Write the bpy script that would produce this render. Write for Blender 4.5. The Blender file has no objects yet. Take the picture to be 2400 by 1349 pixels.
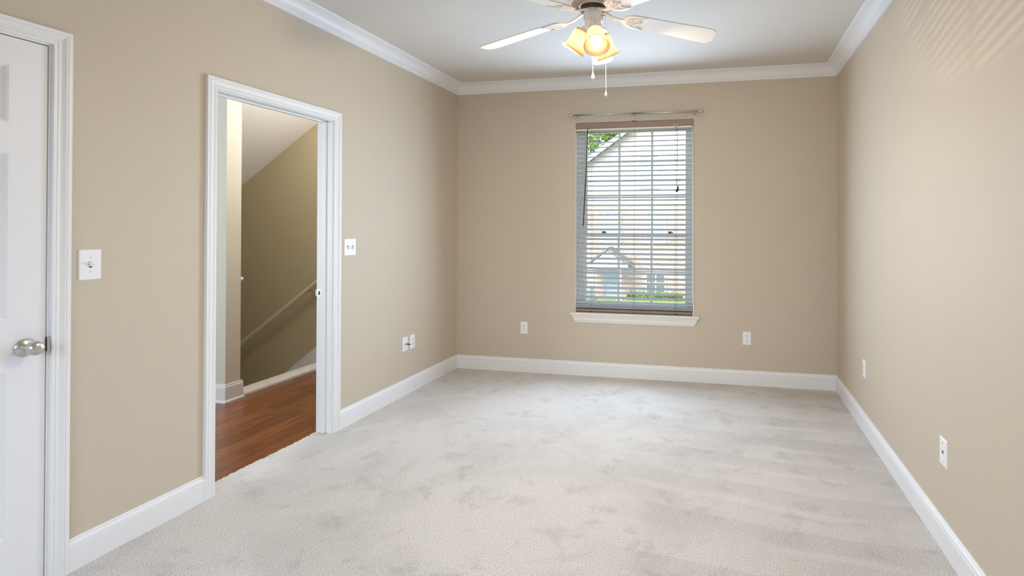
import bpy, bmesh, math, random
from math import sin, cos, pi, radians
from mathutils import Vector, Matrix

random.seed(7)
S = bpy.context.scene
COL = S.collection

# ------------------------------------------------------------------ room size (metres)
W, D, H = 3.475, 4.770, 2.730          # right wall x, window wall y, ceiling z
YB = -1.25                              # wall behind the camera
WT = 0.118                              # inner wall thickness

# ------------------------------------------------------------------ camera
YAW, PITCH, ROLL = 0.20096, 0.00574, 0.00235
FPX, PPX, PPY = 1251.85, 246.05, -153.14
cam = bpy.data.cameras.new('camera')
cam.sensor_width = 36.0
cam.lens = FPX / 2400.0 * 36.0
cam.shift_x = -PPX / 2400.0
cam.shift_y = PPY / 2400.0
cam.clip_start = 0.02
cam.clip_end = 400
co = bpy.data.objects.new('camera', cam)
COL.objects.link(co)
r0 = Vector((cos(YAW), sin(YAW), 0)); f0 = Vector((-sin(YAW), cos(YAW), 0)); u0 = Vector((0, 0, 1))
fw = f0 * cos(PITCH) + u0 * sin(PITCH); up = u0 * cos(PITCH) - f0 * sin(PITCH)
rt = r0 * cos(ROLL) + up * sin(ROLL); up2 = up * cos(ROLL) - r0 * sin(ROLL)
m = Matrix((rt, up2, -fw)).transposed().to_4x4()
m.translation = Vector((2.5567, 0.0, 1.3774))
co.matrix_world = m
S.camera = co

# ------------------------------------------------------------------ look
S.view_settings.view_transform = 'Standard'
S.view_settings.look = 'None'
S.view_settings.exposure = 0.04
S.view_settings.gamma = 1.0
S.view_settings.use_curve_mapping = False
S.cycles.use_denoising = True
S.cycles.max_bounces = 14
S.cycles.diffuse_bounces = 8
S.cycles.transparent_max_bounces = 24
S.cycles.sample_clamp_indirect = 6.0
S.cycles.caustics_reflective = False
S.cycles.caustics_refractive = False

# ------------------------------------------------------------------ sky
wd = bpy.data.worlds.new('World'); S.world = wd; wd.use_nodes = True
nt = wd.node_tree
bg = nt.nodes['Background']
sky = nt.nodes.new('ShaderNodeTexSky')
sky.sky_type = 'NISHITA'; sky.sun_disc = False
sky.sun_elevation = radians(42); sky.sun_rotation = radians(200)
sky.air_density = 1.0; sky.dust_density = 2.0
nt.links.new(sky.outputs[0], bg.inputs[0])
bg.inputs[1].default_value = 0.45

def lamp(name, kind, loc, energy, color, direction=None, **kw):
    l = bpy.data.lights.new(name, kind)
    l.energy = energy; l.color = color
    for k, v in kw.items():
        setattr(l, k, v)
    o = bpy.data.objects.new(name, l); COL.objects.link(o)
    o.location = loc
    if direction is not None:
        o.rotation_euler = Vector(direction).to_track_quat('-Z', 'Y').to_euler()
    return o

DAY = (0.64, 0.835, 1.07)
# sun on the houses across the street
lamp('sun', 'SUN', (0, -5, 20), 1.3, (1.0, 0.95, 0.86), (0.30, 0.80, -0.62), angle=radians(1.0))
# daylight coming in at the bedroom window
lamp('window_daylight', 'AREA', (1.735, D - 0.085, 1.45), 49, DAY, (0, -1, -0.05),
     shape='RECTANGLE', size=1.05, size_y=1.66, spread=radians(167))
# unseen cool fill added behind the camera for near walls and carpet
lamp('rear_fill_light', 'AREA', (1.75, YB + 0.05, 1.45), 55, (0.76, 0.92, 1.12), (0, 0.72, -0.70),
     shape='RECTANGLE', size=2.2, size_y=1.3, spread=radians(125))
# daylight in the hall, from its own window, and the hall ceiling lamp
lamp('hall_daylight', 'AREA', (-1.6, 0.95, 1.5), 44, (0.74, 0.90, 1.0), (-0.05, 1, 0.0),
     shape='RECTANGLE', size=1.0, size_y=1.5)
lamp('hall_ceiling_lamp', 'POINT', (-0.42, 4.0, 2.52), 33, (1.0, 0.97, 0.93), shadow_soft_size=0.14)
# sun glint thrown up through the blinds by car glass down in the street
lamp('street_glint', 'SPOT', (-13.6, 26.0, -2.4), 8500, (1.0, 0.93, 0.80), (1.5 + 13.6, 4.77 - 26.0, 2.05 + 2.4),
     spot_size=radians(2.7), spot_blend=0.2, shadow_soft_size=0.03)

# ------------------------------------------------------------------ materials
def srgb(r, g, b):
    f = lambda c: (c / 255) / 12.92 if c / 255 <= 0.04045 else (((c / 255) + 0.055) / 1.055) ** 2.4
    return (f(r), f(g), f(b), 1)

def mat(name, color, rough=0.5, metal=0.0, spec=0.5, bump=None, **kw):
    """bump = list of (scale, strength, distance)"""
    m = bpy.data.materials.new(name); m.use_nodes = True
    n = m.node_tree.nodes; L = m.node_tree.links
    b = n['Principled BSDF']
    b.inputs['Base Color'].default_value = color
    b.inputs['Roughness'].default_value = rough
    b.inputs['Metallic'].default_value = metal
    b.inputs['Specular IOR Level'].default_value = spec
    for k, v in kw.items():
        b.inputs[k].default_value = v
    if bump:
        tc = n.new('ShaderNodeTexCoord'); last = None
        for sc, st, di in bump:
            t = n.new('ShaderNodeTexNoise'); t.inputs['Scale'].default_value = sc
            t.inputs['Detail'].default_value = 3.0
            L.new(tc.outputs['Object'], t.inputs['Vector'])
            bp = n.new('ShaderNodeBump'); bp.inputs['Strength'].default_value = st
            bp.inputs['Distance'].default_value = di
            L.new(t.outputs['Fac'], bp.inputs['Height'])
            if last: L.new(last.outputs[0], bp.inputs['Normal'])
            last = bp
        L.new(last.outputs[0], b.inputs['Normal'])
    return m

def nodes(m):
    return m.node_tree.nodes, m.node_tree.links, m.node_tree.nodes['Principled BSDF']

def tint(m, scale, amount, c2, stretch=None, detail=4.0, lo=0.35, hi=0.65):
    """mix a second colour in by noise (object coordinates)"""
    n, L, b = nodes(m)
    tc = n.new('ShaderNodeTexCoord'); src = tc.outputs['Object']
    if stretch:
        mp = n.new('ShaderNodeMapping'); mp.inputs['Scale'].default_value = stretch
        L.new(src, mp.inputs['Vector']); src = mp.outputs[0]
    t = n.new('ShaderNodeTexNoise'); t.inputs['Scale'].default_value = scale; t.inputs['Detail'].default_value = detail
    L.new(src, t.inputs['Vector'])
    mr = n.new('ShaderNodeMapRange'); mr.inputs['From Min'].default_value = lo; mr.inputs['From Max'].default_value = hi
    mr.inputs['To Max'].default_value = amount
    L.new(t.outputs['Fac'], mr.inputs['Value'])
    mx = n.new('ShaderNodeMix'); mx.data_type = 'RGBA'
    L.new(mr.outputs[0], mx.inputs['Factor'])
    if b.inputs['Base Color'].is_linked:
        L.new(b.inputs['Base Color'].links[0].from_socket, mx.inputs[6])
    else:
        mx.inputs[6].default_value = b.inputs['Base Color'].default_value
    mx.inputs[7].default_value = c2
    L.new(mx.outputs[2], b.inputs['Base Color'])

M = {}
M['wall'] = mat('wall_paint', srgb(202, 190, 173), 0.55, spec=0.25, bump=[(130, 0.38, 0.004), (420, 0.2, 0.002)])
M['hallwall'] = mat('hall_wall_paint', srgb(190, 178, 148), 0.6, spec=0.2, bump=[(130, 0.22, 0.004), (420, 0.10, 0.002)])
M['pierwall'] = mat('hall_return_paint', srgb(212, 208, 196), 0.6, spec=0.2, bump=[(130, 0.2, 0.004)])
M['ceil'] = mat('ceiling_paint', srgb(211, 207, 201), 0.8, spec=0.1, bump=[(160, 0.10, 0.003)])
M['hallceil'] = mat('hall_ceiling_paint', srgb(234, 235, 238), 0.8, spec=0.1)
M['trim'] = mat('white_trim_paint', srgb(231, 232, 234), 0.38, spec=0.4)
M['door'] = mat('white_door_paint', srgb(230, 231, 235), 0.42, spec=0.35)
M['plate'] = mat('white_plate_plastic', srgb(238, 239, 240), 0.35)
M['dark'] = mat('dark_slot', (0.02, 0.02, 0.02, 1), 0.5)
M['nickel'] = mat('satin_nickel', (0.62, 0.61, 0.59, 1), 0.28, 1.0)
M['screw'] = mat('screw_metal', (0.55, 0.54, 0.50, 1), 0.35, 1.0)
M['fan'] = mat('fan_white_enamel', srgb(248, 247, 244), 0.35)
M['fanhousing'] = mat('fan_housing_enamel', srgb(236, 234, 230), 0.4)
M['vent'] = mat('fan_vent_shadow', srgb(120, 106, 88), 0.7)
M['gap'] = mat('fan_motor_gap', srgb(74, 62, 50), 0.6)
M['blade'] = mat('fan_blade_white', srgb(236, 233, 226), 0.45)
M['slat'] = mat('blind_slat', srgb(196, 202, 210), 0.42)
M['taupe'] = mat('blind_rail_taupe', srgb(150, 128, 112), 0.5)
M['valance'] = mat('valance_clip_clear', srgb(232, 226, 208), 0.3)
M['cord'] = mat('blind_cord', srgb(120, 116, 108), 0.8)
M['black'] = mat('black_plastic', (0.012, 0.012, 0.013, 1), 0.4)
M['vinyl'] = mat('window_vinyl', srgb(240, 239, 235), 0.45)
M['sill'] = mat('sill_paint', srgb(232, 228, 222), 0.4)
M['rail'] = mat('handrail_paint', srgb(216, 208, 186), 0.45)
M['chain'] = mat('pull_chain', srgb(222, 216, 200), 0.4)
M['jack'] = mat('jack_insert', srgb(190, 188, 182), 0.4)

# wood hall floor: planks along y
m = mat('hall_hardwood', srgb(112, 66, 38), 0.22, spec=0.5); M['wood'] = m
n, L, b = nodes(m)
tc = n.new('ShaderNodeTexCoord')
mp = n.new('ShaderNodeMapping'); mp.inputs['Rotation'].default_value = (0, 0, radians(90))
L.new(tc.outputs['Object'], mp.inputs['Vector'])
br = n.new('ShaderNodeTexBrick')
br.inputs['Scale'].default_value = 1.0; br.inputs['Brick Width'].default_value = 1.15; br.inputs['Row Height'].default_value = 0.127
br.inputs['Mortar Size'].default_value = 0.0012; br.offset = 0.37
br.inputs['Color1'].default_value = srgb(152, 96, 60); br.inputs['Color2'].default_value = srgb(126, 76, 48)
br.inputs['Mortar'].default_value = srgb(58, 32, 20)
L.new(mp.outputs[0], br.inputs['Vector'])
mp2 = n.new('ShaderNodeMapping'); mp2.inputs['Scale'].default_value = (38, 2.6, 1)
L.new(tc.outputs['Object'], mp2.inputs['Vector'])
gr = n.new('ShaderNodeTexNoise'); gr.inputs['Scale'].default_value = 1.6; gr.inputs['Detail'].default_value = 7; gr.inputs['Distortion'].default_value = 0.6
L.new(mp2.outputs[0], gr.inputs['Vector'])
mr = n.new('ShaderNodeMapRange'); mr.inputs['From Min'].default_value = 0.3; mr.inputs['From Max'].default_value = 0.75
L.new(gr.outputs['Fac'], mr.inputs['Value'])
mx = n.new('ShaderNodeMix'); mx.data_type = 'RGBA'; mx.blend_type = 'MULTIPLY'
L.new(mr.outputs[0], mx.inputs['Factor']); L.new(br.outputs['Color'], mx.inputs[6]); mx.inputs[7].default_value = (0.58, 0.52, 0.48, 1)
L.new(mx.outputs[2], b.inputs['Base Color'])
bp = n.new('ShaderNodeBump'); bp.inputs['Strength'].default_value = 0.10; bp.inputs['Distance'].default_value = 0.003
L.new(gr.outputs['Fac'], bp.inputs['Height']); L.new(bp.outputs[0], b.inputs['Normal'])

# carpet: cut pile, tuft grain, worn and brushed patches, pale arcs and darker bands by the right wall
def carpet(name, base, lightc, darkc, arcs):
    m = mat(name, base, 0.95, spec=0.05)
    n, L, b = nodes(m)
    b.inputs['Sheen Weight'].default_value = 0.15
    tc = n.new('ShaderNodeTexCoord'); O = tc.outputs['Object']
    def noise(scale, detail=3.0, rough=0.55, dist=0.0, vec=O):
        t = n.new('ShaderNodeTexNoise'); t.inputs['Scale'].default_value = scale; t.inputs['Detail'].default_value = detail
        t.inputs['Roughness'].default_value = rough; t.inputs['Distortion'].default_value = dist
        L.new(vec, t.inputs['Vector']); return t.outputs['Fac']
    def mrange(v, a, bb, c, d):
        x = n.new('ShaderNodeMapRange'); x.interpolation_type = 'SMOOTHSTEP'
        for k, q in zip(('From Min', 'From Max', 'To Min', 'To Max'), (a, bb, c, d)): x.inputs[k].default_value = q
        L.new(v, x.inputs['Value']); return x.outputs[0]
    def mix(f, a, bcol, blend='MIX'):
        x = n.new('ShaderNodeMix'); x.data_type = 'RGBA'; x.blend_type = blend
        if isinstance(f, (int, float)): x.inputs['Factor'].default_value = f
        else: L.new(f, x.inputs['Factor'])
        for s, q in ((6, a), (7, bcol)):
            if hasattr(q, 'is_output'): L.new(q, x.inputs[s])
            else: x.inputs[s].default_value = q
        return x.outputs[2]
    def math_(op, a, bb):
        x = n.new('ShaderNodeMath'); x.operation = op
        for i, q in enumerate((a, bb)):
            if isinstance(q, (int, float)): x.inputs[i].default_value = q
            else: L.new(q, x.inputs[i])
        return x.outputs[0]
    tuft = noise(235, 3.0, 0.7)
    fine = noise(430, 3.0, 0.85)
    # soft patches: pile brushed different ways
    p1 = mrange(noise(1.6, 4.0, 0.62, 0.7), 0.42, 0.64, 0.0, 1.0)
    p2 = mrange(noise(5.0, 4.0, 0.65, 0.35), 0.53, 0.68, 0.0, 1.0)
    c = mix(mrange(tuft, 0.30, 0.57, 1.0, 0.0), lightc, darkc)
    c = mix(mrange(fine, 0.36, 0.54, 0.50, 0.0), c, darkc)
    c = mix(math_('MULTIPLY', p1, 0.15), c, darkc)
    c = mix(math_('MULTIPLY', p2, 0.20), c, darkc)
    if arcs:
        sp = n.new('ShaderNodeSeparateXYZ'); L.new(O, sp.inputs[0])
        wob = noise(1.2, 2.0, 0.5)
        yy = math_('ADD', math_('ADD', sp.outputs[1], math_('MULTIPLY', wob, 0.25)), math_('MULTIPLY', sp.outputs[0], 0.10))
        fr = math_('FRACT', math_('MULTIPLY', yy, 1 / 0.37), 0)
        line = mrange(math_('ABSOLUTE', math_('SUBTRACT', fr, 0.5), 0), 0.02, 0.12, 1.0, 0.0)
        band = mrange(fr, 0.0, 1.0, 0.0, 1.0)
        xm = mrange(sp.outputs[0], 1.85, 2.3, 0.0, 1.0)
        brk = mrange(noise(1.9, 2.0), 0.40, 0.60, 0.0, 1.0)
        c = mix(math_('MULTIPLY', math_('MULTIPLY', line, xm), math_('MULTIPLY', brk, 0.18)), c, (1, 0.97, 0.93, 1))
        c = mix(math_('MULTIPLY', math_('MULTIPLY', band, xm), 0.12), c, darkc)
    L.new(c, b.inputs['Base Color'])
    b1 = n.new('ShaderNodeBump'); b1.inputs['Strength'].default_value = 0.8 if arcs else 0.35; b1.inputs['Distance'].default_value = 0.005
    L.new(tuft, b1.inputs['Height'])
    b2 = n.new('ShaderNodeBump'); b2.inputs['Strength'].default_value = 0.35; b2.inputs['Distance'].default_value = 0.002
    L.new(fine, b2.inputs['Height']); L.new(b1.outputs[0], b2.inputs['Normal'])
    L.new(b2.outputs[0], b.inputs['Normal'])
    return m
M['carpet'] = carpet('beige_cut_pile_carpet', srgb(215, 208, 200), srgb(245, 240, 236), srgb(126, 117, 110), True)
M['carpet2'] = carpet('stair_carpet', srgb(224, 219, 212), srgb(255, 253, 250), srgb(206, 201, 195), False)

# amber shade glass: thin, lets the bulb's light through
m = bpy.data.materials.new('amber_shade_glass'); m.use_nodes = True; M['shade'] = m
n, L = m.node_tree.nodes, m.node_tree.links
n.remove(n['Principled BSDF'])
out = n['Material Output']
tr = n.new('ShaderNodeBsdfTranslucent'); tr.inputs[0].default_value = (0.80, 0.56, 0.27, 1)
df = n.new('ShaderNodeBsdfDiffuse'); df.inputs[0].default_value = (0.50, 0.34, 0.17, 1)
gl = n.new('ShaderNodeBsdfGlossy'); gl.inputs[1].default_value = 0.25
m1 = n.new('ShaderNodeMixShader'); m1.inputs[0].default_value = 0.45
m2 = n.new('ShaderNodeMixShader'); m2.inputs[0].default_value = 0.05
L.new(tr.outputs[0], m1.inputs[1]); L.new(df.outputs[0], m1.inputs[2])
L.new(m1.outputs[0], m2.inputs[1]); L.new(gl.outputs[0], m2.inputs[2]); L.new(m2.outputs[0], out.inputs[0])

BULB = 16.0
FANW = 9.3
m = bpy.data.materials.new('lit_bulb'); m.use_nodes = True; M['bulb'] = m
b = m.node_tree.nodes['Principled BSDF']
b.inputs['Base Color'].default_value = (0.9, 0.85, 0.7, 1)
b.inputs['Emission Color'].default_value = (1.0, 0.82, 0.56, 1)
b.inputs['Emission Strength'].default_value = BULB

def pane_mat(name, tintc, refl):
    m = bpy.data.materials.new(name); m.use_nodes = True
    n, L = m.node_tree.nodes, m.node_tree.links
    n.remove(n['Principled BSDF'])
    t = n.new('ShaderNodeBsdfTransparent'); t.inputs[0].default_value = tintc
    g = n.new('ShaderNodeBsdfGlossy'); g.inputs[1].default_value = 0.02
    x = n.new('ShaderNodeMixShader'); x.inputs[0].default_value = refl
    L.new(t.outputs[0], x.inputs[1]); L.new(g.outputs[0], x.inputs[2]); L.new(x.outputs[0], n['Material Output'].inputs[0])
    return m
M['glass'] = pane_mat('window_glass', (0.96, 0.98, 0.98, 1), 0.012)

# outside
def brickmat(name, c1, c2, mortar, bw, rh, rot=(radians(90), 0, 0)):
    m = mat(name, c1, 0.85, spec=0.2); n, L, b = nodes(m)
    tc = n.new('ShaderNodeTexCoord'); mp = n.new('ShaderNodeMapping'); mp.inputs['Rotation'].default_value = rot
    L.new(tc.outputs['Object'], mp.inputs['Vector'])
    br = n.new('ShaderNodeTexBrick'); br.inputs['Scale'].default_value = 1
    br.inputs['Brick Width'].default_value = bw; br.inputs['Row Height'].default_value = rh; br.inputs['Mortar Size'].default_value = rh * 0.12
    br.inputs['Color1'].default_value = c1; br.inputs['Color2'].default_value = c2; br.inputs['Mortar'].default_value = mortar
    L.new(mp.outputs[0], br.inputs['Vector']); L.new(br.outputs[0], b.inputs['Base Color'])
    return m
M['brick'] = brickmat('house_brick', srgb(204, 158, 140), srgb(222, 192, 176), srgb(224, 214, 202), 0.30, 0.10)
M['siding'] = brickmat('house_siding', srgb(232, 228, 218), srgb(236, 232, 222), srgb(206, 200, 188), 30, 0.2)
M['siding'].node_tree.nodes['Principled BSDF'].inputs['Roughness'].default_value = 0.6
M['shingle'] = brickmat('roof_shingle', srgb(148, 146, 142), srgb(168, 166, 160), srgb(120, 118, 114), 0.3, 0.18, (0, 0, 0))
M['white'] = mat('house_white_trim', srgb(238, 238, 236), 0.5)
M['wpane'] = mat('house_window_pane', srgb(176, 198, 208), 0.15)
M['shutter'] = mat('house_shutter', srgb(120, 128, 130), 0.5)
M['grass'] = mat('lawn_grass', srgb(150, 172, 96), 0.9, spec=0.1); tint(M['grass'], 1.2, 0.8, srgb(188, 196, 130))
M['asphalt'] = mat('street_asphalt', srgb(150, 150, 150), 0.9, spec=0.1)
M['leaf'] = mat('tree_leaf', srgb(150, 178, 70), 0.6, spec=0.2); tint(M['leaf'], 1.5, 1.0, srgb(92, 128, 48))
M['bark'] = mat('tree_bark', srgb(110, 96, 80), 0.9)
M['carpaint'] = mat('car_silver_paint', srgb(196, 204, 210), 0.25, 0.3)
M['carglass'] = mat('car_glass', srgb(60, 72, 78), 0.1)
M['tyre'] = mat('car_tyre', srgb(30, 30, 30), 0.8)

# ------------------------------------------------------------------ mesh helpers
def obj(name, bm, material, parent=None, smooth=False, bevel=None, loc=None):
    bmesh.ops.recalc_face_normals(bm, faces=bm.faces[:])
    me = bpy.data.meshes.new(name)
    bm.to_mesh(me); bm.free()
    if smooth:
        for p in me.polygons: p.use_smooth = True
    o = bpy.data.objects.new(name, me); COL.objects.link(o)
    if isinstance(material, str): material = M[material]
    me.materials.append(material)
    if parent is not None: o.parent = parent
    if loc is not None: o.location = loc
    if bevel:
        md = o.modifiers.new('bevel', 'BEVEL'); md.width = bevel; md.segments = 2; md.limit_method = 'ANGLE'; md.angle_limit = radians(40)
    return o

def smooth_by_angle(o, deg=40):
    for p in o.data.polygons: p.use_smooth = True
    bm = bmesh.new(); bm.from_mesh(o.data)
    for e in bm.edges:
        if len(e.link_faces) == 2 and e.calc_face_angle(0) > radians(deg): e.smooth = False
    bm.to_mesh(o.data); bm.free()
    return o

def box(bm, a, b):
    x0, y0, z0 = [min(p, q) for p, q in zip(a, b)]; x1, y1, z1 = [max(p, q) for p, q in zip(a, b)]
    v = [bm.verts.new(p) for p in ((x0, y0, z0), (x1, y0, z0), (x1, y1, z0), (x0, y1, z0), (x0, y0, z1), (x1, y0, z1), (x1, y1, z1), (x0, y1, z1))]
    for f in ((0, 3, 2, 1), (4, 5, 6, 7), (0, 1, 5, 4), (1, 2, 6, 5), (2, 3, 7, 6), (3, 0, 4, 7)):
        bm.faces.new([v[i] for i in f])

def new(): return bmesh.new()
def boxes(*bs):
    bm = new()
    for a, b in bs: box(bm, a, b)
    return bm

def prism(bm, pts, vec):
    """extrude a planar polygon (3D points) along vec"""
    vec = Vector(vec)
    a = [bm.verts.new(p) for p in pts]; b = [bm.verts.new(Vector(p) + vec) for p in pts]
    bm.faces.new(a[::-1]); bm.faces.new(b)
    k = len(pts)
    for i in range(k): bm.faces.new((a[i], a[(i + 1) % k], b[(i + 1) % k], b[i]))

def loft(bm, rings, close=True, caps=True):
    vs = [[bm.verts.new(p) for p in r] for r in rings]
    k = len(vs[0])
    for r in range(len(vs) - 1):
        for i in range(k if close else k - 1):
            j = (i + 1) % k
            try: bm.faces.new((vs[r][i], vs[r][j], vs[r + 1][j], vs[r + 1][i]))
            except ValueError: pass
    if caps and close:
        bm.faces.new(vs[0][::-1]); bm.faces.new(vs[-1])

def frame_of(axis):
    z = Vector(axis).normalized()
    x = Vector((0, 0, 1)).cross(z) if abs(z.z) < 0.95 else Vector((1, 0, 0)).cross(z)
    x.normalize(); return x, z.cross(x), z

def lathe(bm, prof, origin=(0, 0, 0), axis=(0, 0, 1), seg=32, caps=True):
    """prof = list of (radius, distance along axis)"""
    x, y, z = frame_of(axis); o = Vector(origin)
    rings = [[o + z * h + (x * cos(2 * pi * i / seg) + y * sin(2 * pi * i / seg)) * max(r, 1e-5) for i in range(seg)] for r, h in prof]
    loft(bm, rings, True, caps)

def tube(bm, pts, r, seg=8):
    pts = [Vector(p) for p in pts]; rings = []
    for i, p in enumerate(pts):
        d = (pts[min(i + 1, len(pts) - 1)] - pts[max(i - 1, 0)])
        x, y, z = frame_of(d)
        rr = r[i] if isinstance(r, (list, tuple)) else r
        rings.append([p + (x * cos(2 * pi * k / seg) + y * sin(2 * pi * k / seg)) * rr for k in range(seg)])
    loft(bm, rings)

def ball(bm, c, r, seg=16):
    lathe(bm, [(r * sin(pi * i / 10), -r * cos(pi * i / 10)) for i in range(11)], c, (0, 0, 1), seg)

def thing(name, label, cat, loc=(0, 0, 0), rotz=0, group=None):
    o = bpy.data.objects.new(name, None); COL.objects.link(o)
    o.location = loc; o.rotation_euler = (0, 0, rotz); o.empty_display_size = 0.1
    tag(o, label, cat, group); return o
def tag(o, label, cat, group=None):
    o['label'] = label; o['category'] = cat
    if group: o['group'] = group
    return o
def struct(o, label=None):
    o['kind'] = 'structure'
    if label: o['label'] = label
    return o
def empty_struct(name, loc=(0, 0, 0)):
    o = bpy.data.objects.new(name, None); COL.objects.link(o); o.location = loc; o.empty_display_size = 0.1
    o['kind'] = 'structure'; return o

# ------------------------------------------------------------------ room shell
DY0, DY1, DH = 2.270, 3.095, 2.066       # doorway jamb faces and head
CY0, CY1 = 0.812, 1.578                   # closed door jamb faces
JT = 0.018
WX0, WX1, WZ0, WZ1 = 1.192, 2.280, 0.578, 2.330   # window opening

struct(obj('wall_left', boxes(
    ((-WT, YB - 0.1, 0), (0, CY0 - JT, H)), ((-WT, CY0 - JT, DH + JT), (0, CY1 + JT, H)),
    ((-WT, CY1 + JT, 0), (0, DY0 - JT, H)), ((-WT, DY0 - JT, DH + JT), (0, DY1 + JT, H)),
    ((-WT, DY1 + JT, 0), (0, D + 0.14, H))), 'wall'))
BW = 0.16
struct(obj('wall_back', boxes(
    ((-0.0, D, 0), (WX0, D + BW, H)), ((WX1, D, 0), (W, D + BW, H)),
    ((WX0, D, 0), (WX1, D + BW, WZ0 - 0.02)), ((WX0, D, WZ1), (WX1, D + BW, H))), 'wall'))
struct(obj('wall_right', boxes(((W, YB - 0.1, 0), (W + 0.12, D + BW, H))), 'wall'))
RX0, RX1, RZ0, RZ1 = 0.65, 2.85, 0.70, 2.20
struct(obj('wall_rear', boxes(
    ((0, YB - 0.12, 0), (RX0, YB, H)), ((RX1, YB - 0.12, 0), (W, YB, H)),
    ((RX0, YB - 0.12, 0), (RX1, YB, RZ0)), ((RX0, YB - 0.12, RZ1), (RX1, YB, H)),
    ((RX0, YB - 0.12, RZ0), (RX1, YB - 0.09, RZ1))), 'wall'))
struct(obj('ceiling', boxes(((0, YB - 0.1, H), (W, D + 0.1, H + 0.1))), 'ceil'))

# carpet: one slab with a ragged tuft edge in the doorway
bm = new()
xs = [i * 0.02 for i in range(int(W / 0.02) + 1)]
pts = [(0, YB - 0.05)]
pts += [(W, YB - 0.05), (W, D), (0, D), (0, DY1)]
y = DY1 - 0.002
while y > DY0 + 0.004:
    pts.append((-WT - 0.002 + random.uniform(-0.006, 0.005) + 0.006 * sin(y * 7), y)); y -= random.uniform(0.004, 0.010)
pts += [(-WT, DY0), (0, DY0)]
prism(bm, [(x, y, 0.0) for x, y in pts], (0, 0, -0.012))
struct(obj('floor', bm, 'carpet'), 'light beige cut-pile carpet with brushed patches')

# ------------------------------------------------------------------ trim profiles
def sweep(bm, prof, p0, p1, out, upv, m0=0.0, m1=0.0):
    """straight run of a moulding: prof (u along out, v along up); m0/m1 mitre: end shift per u"""
    p0 = Vector(p0); p1 = Vector(p1); out = Vector(out); upv = Vector(upv); d = (p1 - p0).normalized()
    a = [p0 + out * u + upv * v + d * (m0 * u) for u, v in prof]
    b = [p1 + out * u + upv * v - d * (m1 * u) for u, v in prof]
    loft(bm, [a, b])

BASE = [(0, -0.012), (0.0155, -0.012), (0.0155, 0.092), (0.0135, 0.0935), (0.0135, 0.0955), (0.0155, 0.0975), (0.0150, 0.106),
        (0.0120, 0.1125), (0.0085, 0.1165), (0.0080, 0.1185), (0.0088, 0.1200), (0.0088, 0.1235), (0.0060, 0.127), (0, 0.127)]
CROWN = [(0, 0), (0, -0.090), (0.0130, -0.090), (0.0145, -0.088), (0.0150, -0.0745), (0.0195, -0.0730), (0.0225, -0.0710), (0.0225, -0.0670),
         (0.0265, -0.0655)]
for i in range(1, 10):
    t = i / 10 * pi / 2
    CROWN.append((0.0265 + 0.058 * (1 - cos(t)), -0.0655 + 0.0515 * sin(t)))
CROWN += [(0.0845, -0.014), (0.0875, -0.0135), (0.0875, -0.0110), (0.0915, -0.0110), (0.0985, -0.0085), (0.1020, -0.0045), (0.1020, 0)]

def run(name, prof, p0, p1, out, m0, m1, z, label=None, material='trim'):
    bm = new(); sweep(bm, prof, (*p0, z), (*p1, z), (*out, 0), (0, 0, 1), m0, m1)
    o = obj(name, bm, material); smooth_by_angle(o, 25); return struct(o, label)

CW = 0.058                                # casing width
run('baseboard_left', BASE, (0, DY1 + 0.006 + CW), (0, D), (1, 0), 0, 1, 0)
run('baseboard_left.001', BASE, (0, CY1 + 0.007 + CW), (0, DY0 - 0.006 - CW), (1, 0), 0, 0, 0)
run('baseboard_left.002', BASE, (0, YB), (0, CY0 - 0.007 - CW), (1, 0), 1, 0, 0)
run('baseboard_back', BASE, (0, D), (W, D), (0, -1), 1, 1, 0)
run('baseboard_right', BASE, (W, D), (W, YB), (-1, 0), 1, 1, 0)
run('baseboard_rear', BASE, (W, YB), (0, YB), (0, 1), 1, 1, 0)
run('trim_1', CROWN, (0, YB), (0, D), (1, 0), 1, 1, H, 'white crown moulding on the doorway wall')
run('trim_2', CROWN, (0, D), (W, D), (0, -1), 1, 1, H, 'white crown moulding on the window wall')
run('trim_3', CROWN, (W, D), (W, YB), (-1, 0), 1, 1, H, 'white crown moulding on the blank side wall')
run('trim_4', CROWN, (W, YB), (0, YB), (0, 1), 1, 1, H, 'white crown moulding behind the viewpoint')

# door casings: profile across the width (0 = opening edge), out from the wall
CAS = [(0, 0), (0, 0.0095), (0.002, 0.0115), (0.011, 0.0115), (0.0125, 0.0100), (0.0140, 0.0100), (0.0155, 0.0120)]
for i in range(1, 7):
    t = i / 7
    CAS.append((0.0155 + 0.018 * t, 0.0120 + 0.0035 * t - 0.0028 * sin(pi * t)))
CAS += [(0.0350, 0.0160), (0.0380, 0.0178), (0.0410, 0.0178), (0.0425, 0.0160), (0.0440, 0.0160), (0.0455, 0.0180), (0.0565, 0.0180), (0.058, 0.0165), (0.058, 0)]

def casing(name, y0, y1, zt, label):
    """y0,y1,zt: inner edge of the casing"""
    bm = new()
    def ring(y, z, sy, sz): return [(w, y + sy * u, z + sz * u) for u, w in CAS]
    loft(bm, [ring(y0, -0.01, -1, 0), ring(y0, zt, -1, 1), ring(y1, zt, 1, 1), ring(y1, -0.01, 1, 0)])
    o = obj(name, bm, 'trim'); smooth_by_angle(o, 18); return struct(o, label)

casing('trim_5', DY0 - 0.006, DY1 + 0.006, DH + 0.006, 'white moulded casing round the open doorway')
casing('trim_6', CY0 - 0.007, CY1 + 0.007, DH + 0.007, 'white moulded casing round the closed door')

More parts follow.
